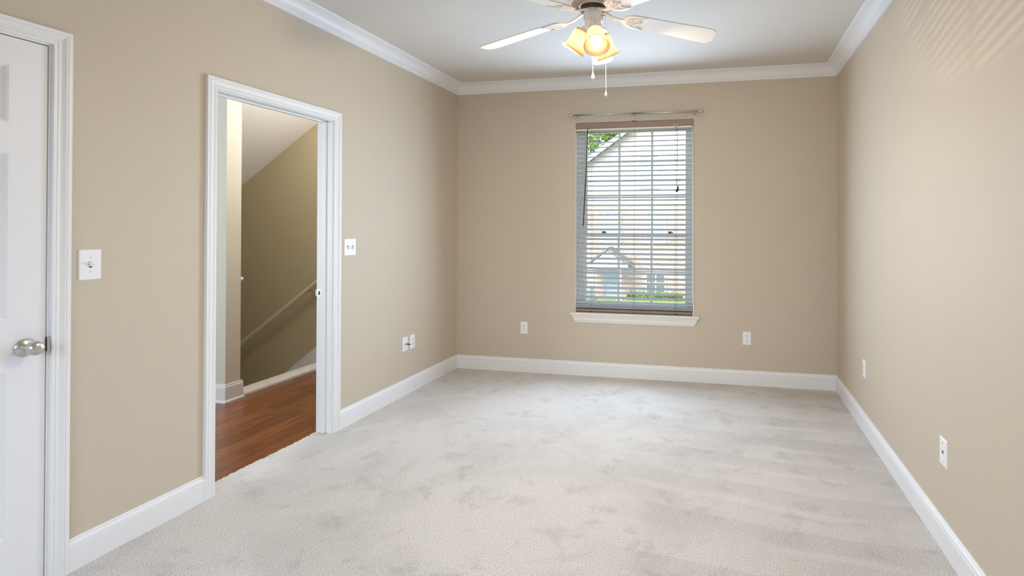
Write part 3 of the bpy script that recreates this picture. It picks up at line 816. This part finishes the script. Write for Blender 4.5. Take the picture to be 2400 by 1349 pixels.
for az, dzs in ((174, -0.003), (294, -0.026), (55, -0.019)):
    a = radians(az); d = Vector((cos(a), sin(a), 0))
    neck = Vector((FX, FY, 2.366 + dzs)) + d * 0.050
    ax = (d * 0.60 + Vector((0, 0, -1.0))).normalized()
    bm = new()
    tube(bm, [Vector((FX, FY, 2.372)) + d * 0.030, neck - ax * 0.002, neck + ax * 0.012], [0.013, 0.017, 0.018], 14)
    lathe(bm, [(0.020, 0.0), (0.031, 0.004), (0.032, 0.020), (0.029, 0.020)], neck, ax, 28)
    sk = Fn('lamp_socket', bm, 'fan'); smooth_by_angle(sk, 40)
    x_, y_, z_ = frame_of(ax)
    for k in range(3):
        th = 2 * pi * k / 3 + 0.4; dr = x_ * cos(th) + y_ * sin(th)
        bm = new(); tube(bm, [neck + ax * 0.014 + dr * 0.030, neck + ax * 0.014 + dr * 0.038], 0.0022, 8); tube(bm, [neck + ax * 0.014 + dr * 0.038, neck + ax * 0.014 + dr * 0.042], 0.004, 8)
        Fn('thumb_screw', bm, 'screw', sk)
    prof = [(0.0270, 0.005), (0.0335, 0.008), (0.0395, 0.016), (0.0430, 0.028), (0.0440, 0.042), (0.0435, 0.058), (0.0440, 0.072), (0.0470, 0.086), (0.0525, 0.098), (0.0595, 0.108), (0.0635, 0.1125), (0.0645, 0.1135)]
    bm = new()
    seg = 40
    lathe(bm, prof, neck, ax, seg, caps=False)
    sh = Fn('lamp_shade', bm, 'shade', smooth=True); sh['label'] = 'amber bell-shaped glass shade'
    bm = new()
    rim = [neck + ax * 0.1135 + (x_ * cos(2 * pi * i / seg) + y_ * sin(2 * pi * i / seg)) * 0.0643 for i in range(seg + 1)]
    tube(bm, rim, 0.0014, 6)
    Fn('shade_rim', bm, 'shade', sh, smooth=True)
    bm = new(); lathe(bm, [(0.0130, 0.020), (0.0135, 0.040), (0.019, 0.052), (0.0265, 0.064), (0.0292, 0.077), (0.0265, 0.090), (0.018, 0.100), (0.008, 0.1045), (0, 0.1055)], neck, ax, 28)
    lamp('fan_bulb_light', 'AREA', neck + ax * 0.1120, FANW, (1.0, 0.79, 0.50), d * 0.75 - Vector((0, 0, 0.85)), shape='DISK', size=0.09)
    bu = Fn('bulb', bm, 'bulb', sk, smooth=True); bu['label'] = 'lit frosted bulb'

# pull chains with little pendants
def chain(x0, y0, z0, x1, z1, pl, pr):
    bm = new(); k = int((z0 - z1) / 0.0045)
    tube(bm, [(x0 + (x1 - x0) * i / 8, y0, z0 + (z1 - z0) * i / 8) for i in range(9)], 0.0008, 6)
    for i in range(k):
        t = i / k; c = Vector((x0 + (x1 - x0) * t, y0, z0 + (z1 - z0) * t))
        lathe(bm, [(0.0004, -0.0015), (0.0015, 0), (0.0004, 0.0015)], c, (0, 0, 1), 6)
    ch = Fn('pull_chain', bm, 'chain')
    bm = new(); lathe(bm, [(0.0, -pl), (pr * 0.55, -pl), (pr * 0.62, -pl * 0.86), (pr * 0.95, -pl * 0.80), (pr, -pl * 0.65), (pr * 0.75, -pl * 0.35), (pr * 0.35, -pl * 0.05), (0.001, 0.002)], (x1, y0, z1), (0, 0, 1), 18)
    pe = Fn('chain_pendant', bm, 'plate', ch, smooth=True); pe['label'] = 'white drop pendant'
    bm = new(); lathe(bm, [(0, -pl - 0.004), (0.0022, -pl - 0.003), (0.0022, -pl + 0.001)], (x1, y0, z1), (0, 0, 1), 10)
    Fn('pendant_tip', bm, 'screw', pe)
chain(FX + 0.000, FY - 0.050, 2.400, FX + 0.012, 2.128, 0.040, 0.0085)
chain(FX + 0.068, FY - 0.020, 2.415, FX + 0.071, 2.040, 0.028, 0.0062)
bm = new(); tube(bm, [(FX + 0.046, FY - 0.012, 2.418), (FX + 0.060, FY - 0.018, 2.418), (FX + 0.068, FY - 0.020, 2.415)], 0.0028, 8)
Fn('chain_guide', bm, 'screw')

# ------------------------------------------------------------------ hall and stair beyond the doorway
ZH = -0.012
XE, YP0, YP1, YF = -1.279, 3.491, 3.622, 4.650    # stair edge, wall end faces, far stair wall
HX0, HY0 = -3.6, 0.85
struct(obj('floor_hall', boxes(((HX0, HY0, -0.10), (-WT - 0.004, YP0, ZH)), ((XE, YP0, -0.10), (-WT - 0.004, YF, ZH)), ((-WT - 0.004, DY0, -0.05), (-WT + 0.02, DY1, ZH))), 'wood'), 'brown hardwood hall floor')
struct(obj('wall_stairwell', boxes(((-5.2, YF, -3.0), (-WT, YF + 0.1, 2.9))), 'hallwall'))
struct(obj('wall_hall_end', boxes(((-5.2, YP0, -3.0), (XE, YP1, 2.9))), 'pierwall'), 'short wall end beside the stairs')
struct(obj('wall_hall_side', boxes(((HX0 - 0.1, HY0 - 0.1, -0.1), (HX0, YP0, 2.9)), ((HX0, HY0 - 0.1, -0.1), (-WT, HY0, 2.9)), ((-5.3, YP0, -3.0), (-5.2, YF + 0.1, 2.9)))
           , 'pierwall'))
# ceiling: flat over the hall, sloping down over the stairs
zs_ = lambda x: 2.393 + 0.6895 * (x + 1.478)
xt = -1.478 + (2.72 - 2.393) / 0.6895
bm = boxes(((HX0, HY0, 2.72), (-WT, YP0, 2.82)))
box(bm, (xt, YP0, 2.72), (-WT, YF, 2.82))
prism(bm, [(xt, YP1 - 0.13, 2.72), (-5.2, YP1 - 0.13, zs_(-5.2)), (-5.2, YP1 - 0.13, zs_(-5.2) + 0.12), (xt, YP1 - 0.13, 2.84)], (0, YF - YP1 + 0.13, 0))
struct(obj('ceiling_hall', bm, 'hallceil'), 'white hall ceiling sloping down over the stairs')
# baseboards round the wall end, with shoe moulding
SHOE = [(0.0, 0), (0.028, 0), (0.028, 0.006), (0.024, 0.014), (0.016, 0.018), (0, 0.018)]
hb = empty_struct('baseboard_hall')
BASEH = [(u, max(v, 0) + (0.012 if v > 0 else 0)) for u, v in BASE]
def hrun(prof, p0, p1, out, m0, m1, nm):
    bm = new(); sweep(bm, prof, (*p0, ZH), (*p1, ZH), (*out, 0), (0, 0, 1), m0, m1); o = obj(nm, bm, 'trim', hb); smooth_by_angle(o, 25)
for prof, nm in ((BASEH, 'board'), (SHOE, 'shoe_moulding')):
    hrun(prof, (HX0, YP0), (XE, YP0), (0, -1), 0, -1, nm)
    hrun(prof, (XE, YP0), (XE, YP1 + 0.015), (1, 0), -1, 0, nm)
# stairs going down away from the hall (towards -x)
stc = thing('staircase', 'carpeted stairs going down beyond the wooden hall floor', 'stairs', (XE, YP1, ZH))
def St(name, bm, material, **kw):
    bmesh.ops.translate(bm, verts=bm.verts[:], vec=(-XE, -YP1, -ZH)); return obj(name, bm, material, stc, **kw)
bm = new()
nose = [(XE + 0.004, ZH - 0.03)]
pr = [(XE + 0.003, ZH - 0.04), (XE + 0.004, 0.006), (XE - 0.006, 0.018), (XE - 0.02, 0.023), (XE - 0.118, 0.023), (XE - 0.130, 0.014), (XE - 0.134, -0.004), (XE - 0.128, -0.03), (XE - 0.11, -0.06), (XE - 0.11, -0.20), (XE, -0.20)]
# ragged tuft edge against the wood
ysteps = 120
rings = []
for i in range(ysteps + 1):
    yy = YP1 + 0.002 + (YF - YP1 - 0.004) * i / ysteps; j = random.uniform(-0.004, 0.006)
    rings.append([(x + (j if k in (1, 2) else 0), yy, z + (random.uniform(-0.002, 0.002) if k in (2, 3, 4, 5) else 0)) for k, (x, z) in enumerate(pr)])
loft(bm, rings)
o = St('landing_edge', bm, 'carpet2'); o['label'] = 'pale carpet over the top stair edge'
rise, tread = 0.187, 0.252
for i in range(14):
    zt = -0.20 - rise * (i) + 0.0; xa = XE - 0.11 - tread * i
    zt = 0.012 - rise * (i + 1)
    YQ = YP1 + 0.003
    bm = new(); prism(bm, [(xa + 0.02, YQ, zt), (xa - tread - 0.02, YQ, zt), (xa - tread - 0.02, YQ, zt - 0.03), (xa - tread, YQ, zt - 0.05), (xa - tread, YQ, zt - 0.26), (xa + 0.02, YQ, zt - 0.26)], (0, YF - 0.015 - YQ, 0))
    St('stair_tread', bm, 'carpet2')
bm = new()
sk = lambda x: 0.135 + 0.7609 * (x + 1.468)
pts = [(-1.10, sk(-1.10)), (-4.6, sk(-4.6)), (-4.6, sk(-4.6) - 0.30), (-1.10, sk(-1.10) - 0.36)]
prism(bm, [(x, YF - 0.014, z) for x, z in pts], (0, 0.0125, 0))
tube(bm, [(-1.10, YF - 0.012, sk(-1.10) + 0.002), (-4.6, YF - 0.012, sk(-4.6) + 0.002)], 0.009, 8)
o = St('skirt_board', bm, 'trim'); o['label'] = 'white sloping skirt board'
# handrail on the far stair wall
hr = thing('handrail', 'cream round handrail sloping along the far stairwell wall', 'handrail', (-1.9, YF, 0.47))
def Hr(name, bm, material, **kw):
    bmesh.ops.translate(bm, verts=bm.verts[:], vec=(1.9, -YF, -0.47)); return obj(name, bm, material, hr, **kw)
HRY = YF - 0.072
# rail line measured on the wall, moved out to the rail's own plane
kx = (HRY) / YF
hx = lambda x: 2.5567 + (x - 2.5567) * kx
hz = lambda z: 1.3774 + (z - 1.3774) * kx
p1 = Vector((hx(-2.36), HRY, hz(0.147))); p2 = Vector((hx(-1.473), HRY, hz(0.795)))
dv = (p2 - p1)
bm = new(); tube(bm, [p1 - dv * 1.6, p1, p2, p2 + dv * 0.22], 0.0215, 16)
Hr('rail', bm, 'rail', smooth=True)
for tt in (0.955, -0.35):
    c = p1 + dv * tt
    bm = new()
    tube(bm, [(c.x, YF - 0.002, c.z - 0.075), (c.x, YF - 0.045, c.z - 0.072), (c.x, HRY, c.z - 0.045), (c.x, HRY, c.z - 0.022)], 0.0065, 8)
    lathe(bm, [(0.03, 0), (0.03, 0.004), (0.012, 0.010)], (c.x, YF, c.z - 0.075), (0, -1, 0), 18)
    u_ = dv.normalized(); tube(bm, [c + Vector((0, 0, -0.026)) - u_ * 0.05, c + Vector((0, 0, -0.026)) + u_ * 0.03], 0.007, 8)
    o = Hr('bracket', bm, 'nickel', smooth=True)
# end of the second rail, just past the wall end
h2 = thing('handrail', 'rounded end of a second rail just showing past the short wall end', 'handrail', (XE - 0.06, YP1, 0.93))
bm = new(); ball(bm, (0, 0, 0), 0.014, 14); tube(bm, [(0, 0, 0), (-0.6, 0, -0.45)], 0.0135, 12)
o = obj('rail', bm, 'white', h2, smooth=True); o.location = (0.052, 0.013, 0.0115)

# ------------------------------------------------------------------ outside, seen between the slats
YH = 32.0
ZG = -2.95
struct(obj('ground', boxes(((-60, D + 0.2, ZG - 0.3), (60, 90, ZG))), 'grass'), 'sunlit lawn across the street')
struct(obj('street', boxes(((-60, 14, ZG), (60, 23.0, ZG + 0.02))), 'asphalt'), 'pale street')
struct(obj('driveway', boxes(((-9.5, 23.0, ZG), (-4.9, YH - 0.5, ZG + 0.03))), 'asphalt'), 'pale driveway beside the lawn')

hs = thing('house', 'two-storey brick and siding house across the street seen through the blinds', 'house', (0, YH, ZG))
def Ho(name, bm, material, parent=None, **kw):
    bmesh.ops.translate(bm, verts=bm.verts[:], vec=(0, -YH, -ZG)); return obj(name, bm, material, parent or hs, **kw)
xL, xR, zB = -7.4, 9.0, 2.72
rk = lambda x: 5.086 + 0.708 * (x + 5.967)          # lower edge of the rake board
xa = (xL + xR) / 2; apex = rk(xa)
Ho('brick_wall', boxes(((xL, YH, ZG), (xR, YH + 9, zB))), 'brick')
bm = new(); prism(bm, [(xL, YH - 0.03, zB), (xR, YH - 0.03, zB), (xR, YH - 0.03, rk(xL)), (xa, YH - 0.03, apex), (xL, YH - 0.03, rk(xL))], (0, 9, 0))
Ho('siding_wall', bm, 'siding')
Ho('band_board', boxes(((xL - 0.02, YH - 0.07, zB - 0.10), (xR, YH + 0.02, zB + 0.16))), 'white')
for s in (1, -1):
    bm = new()
    X = lambda x: x if s == 1 else 2 * xa - x
    e = -8.3
    prism(bm, [(X(e), YH - 0.5, rk(e)), (X(xa), YH - 0.5, apex), (X(xa), YH - 0.5, apex + 0.20), (X(e), YH - 0.5, rk(e) + 0.20)], (0, 10, 0))
    Ho('roof', bm, 'shingle')
    bm = new()
    prism(bm, [(X(e), YH - 0.56, rk(e) - 0.05), (X(xa), YH - 0.56, apex - 0.05), (X(xa), YH - 0.56, apex + 0.25), (X(e), YH - 0.56, rk(e) + 0.25)], (0, 0.05, 0))
    Ho('rake_board', bm, 'white')
def hwin(x0, x1, z0, z1, dark=False, div=2, yy=YH):
    t = 0.09
    f = Ho('house_window', boxes(((x0 - t, yy - 0.09, z0 - t), (x0, yy - 0.01, z1 + t)), ((x1, yy - 0.09, z0 - t), (x1 + t, yy - 0.01, z1 + t)), ((x0, yy - 0.09, z1), (x1, yy - 0.01, z1 + t)), ((x0, yy - 0.09, z0 - t), (x1, yy - 0.01, z0))), 'white')
    bm = boxes(((x0, yy - 0.045, z0), (x1, yy - 0.02, z1))); bmesh.ops.translate(bm, verts=bm.verts[:], vec=(0, -YH, -ZG))
    obj('pane', bm, 'shutter' if dark else 'wpane', f)
    bm = new()
    for k in range(1, div): x = x0 + (x1 - x0) * k / div; box(bm, (x - 0.035, yy - 0.06, z0), (x + 0.035, yy - 0.04, z1))
    box(bm, (x0, yy - 0.065, (z0 + z1) / 2 - 0.05), (x1, yy - 0.045, (z0 + z1) / 2 + 0.05))
    bmesh.ops.translate(bm, verts=bm.verts[:], vec=(0, -YH, -ZG)); obj('muntin', bm, 'white', f)
hwin(-2.50, -1.42, 3.70, 5.55, yy=YH - 0.03)
hwin(-4.70, -3.75, 0.42, 2.12)
hwin(-2.10, -1.03, 0.42, 2.12)
hwin(-2.10, -1.03, -2.62, -1.55, dark=True, div=2)
# entry porch: small gable on white posts, white door behind
bm = new()
for s in (-1, 1):
    X = lambda x: -4.226 + s * x
    prism(bm, [(X(0), YH - 1.5, -0.05), (X(1.25), YH - 1.5, -0.93), (X(1.25), YH - 1.5, -0.80), (X(0), YH - 1.5, 0.10)], (0, 1.5, 0))
Ho('porch_roof', bm, 'shingle')
bm = new(); prism(bm, [(-4.226 - 1.12, YH - 1.42, -0.90), (-4.226 + 1.12, YH - 1.42, -0.90), (-4.226, YH - 1.42, -0.10)], (0, 0.1, 0))
box(bm, (-5.42, YH - 1.45, -1.14), (-3.02, YH - 1.25, -0.90))
Ho('porch_gable', bm, 'white')
for x in (-5.2, -3.52):
    Ho('porch_post', boxes(((x - 0.11, YH - 1.42, ZG), (x + 0.11, YH - 1.2, -1.1)), ((x - 0.16, YH - 1.47, ZG), (x + 0.16, YH - 1.15, ZG + 0.18))), 'white', bevel=0.02)
Ho('entry_door', boxes(((-4.72, YH - 0.06, ZG), (-3.80, YH - 0.01, -1.5))), 'wpane')

# tree behind the house
def tree(label, x, y, h, r, seed, n_leaf):
    rnd = random.Random(seed)
    t = thing('tree', label, 'tree', (x, y, ZG), group=None)
    bm = new(); tube(bm, [(0, 0, 0), (0.1, 0, h * 0.3), (-0.1, 0.1, h * 0.6), (0, 0, h * 0.9)], [0.32, 0.26, 0.16, 0.05], 10)
    br_ = []
    for k in range(26):
        zz = h * rnd.uniform(0.35, 0.9); a = rnd.uniform(0, 2 * pi); l = r * rnd.uniform(0.5, 0.95)
        e = Vector((cos(a) * l, sin(a) * l, zz + rnd.uniform(0.2, 1.6))); br_.append(e)
        tube(bm, [(0, 0, zz), e * 0.5 + Vector((0, 0, zz * 0.5)), e], [0.08, 0.05, 0.02], 6)
    obj('trunk', bm, 'bark', t, smooth=True)
    bm = new()
    cl = [b_ for b_ in br_] + [Vector((rnd.gauss(0, r * 0.45), rnd.gauss(0, r * 0.45), h * rnd.uniform(0.45, 1.0))) for _ in range(40)]
    for _ in range(n_leaf):
        c = rnd.choice(cl) + Vector((rnd.gauss(0, 0.62), rnd.gauss(0, 0.62), rnd.gauss(0, 0.5)))
        u = Vector((rnd.gauss(0, 1), rnd.gauss(0, 1), rnd.gauss(0, 1))).normalized(); v = u.orthogonal().normalized()
        s_ = rnd.uniform(0.10, 0.19)
        bm.faces.new([bm.verts.new(c + q) for q in (u * s_, v * s_ * 0.55, -u * s_, -v * s_ * 0.55)])
    f = obj('foliage', bm, 'leaf', t)
    return t
tree('leafy green tree rising behind the low end of the house roof', -6.8, 50.0, 15.0, 4.6, 3, 15000)

# parked car at the foot of the view
cr_ = thing('car', 'silver car parked across the street seen at the foot of the window', 'car', (-6.6, 27.3, ZG + 0.03))
bm = new()
prof = [(-2.25, 0.35), (-2.28, 0.62), (-2.18, 0.80), (-1.25, 0.92), (-0.55, 1.38), (0.75, 1.42), (1.45, 1.02), (2.15, 0.95), (2.26, 0.70), (2.25, 0.35)]
rings = []
for y_, k in ((-0.88, 0.96), (-0.84, 1.0), (0.84, 1.0), (0.88, 0.96)):
    rings.append([(x * (0.99 if k < 1 else 1), y_ * (0.80 if z > 1.2 else 1.0), 0.35 + (z - 0.35) * k) for x, z in prof])
loft(bm, rings); o = obj('body', bm, 'carpaint', cr_, bevel=0.04)
bm = new()
for s in (-1, 1):
    prism(bm, [(-1.05, s * 0.79, 0.97), (0.95, s * 0.79, 1.0), (0.62, s * 0.715, 1.33), (-0.48, s * 0.715, 1.31)], (0, s * 0.06, 0))
prism(bm, [(-1.20, -0.68, 0.95), (-1.20, 0.68, 0.95), (-0.58, 0.62, 1.355), (-0.58, -0.62, 1.355)], (-0.02, 0, 0.02))
obj('car_glass', bm, 'carglass', cr_)
for x in (-1.42, 1.38):
    for s in (-1, 1):
        bm = new(); lathe(bm, [(0.20, 0), (0.32, 0.01), (0.335, 0.05), (0.335, 0.15), (0.32, 0.2), (0.2, 0.21)], (x, s * 0.70, 0.335), (0, s, 0), 24)
        obj('wheel', bm, 'tyre', cr_)
# low hedge in front of the lower window
hd = new()
rnd = random.Random(11)
for _ in range(2600):
    c = Vector((rnd.uniform(-1.6, 1.6), rnd.gauss(0, 0.22), abs(rnd.gauss(0.16, 0.13))))
    u = Vector((rnd.gauss(0, 1), rnd.gauss(0, 1), rnd.gauss(0, 1))).normalized(); v = u.orthogonal().normalized()
    hd.faces.new([hd.verts.new(c + q) for q in (u * 0.06, v * 0.035, -u * 0.06, -v * 0.035)])
o = obj('hedge', hd, 'leaf', loc=(-1.5, YH - 0.9, ZG)); tag(o, 'low green hedge along the foot of the brick house wall', 'hedge')
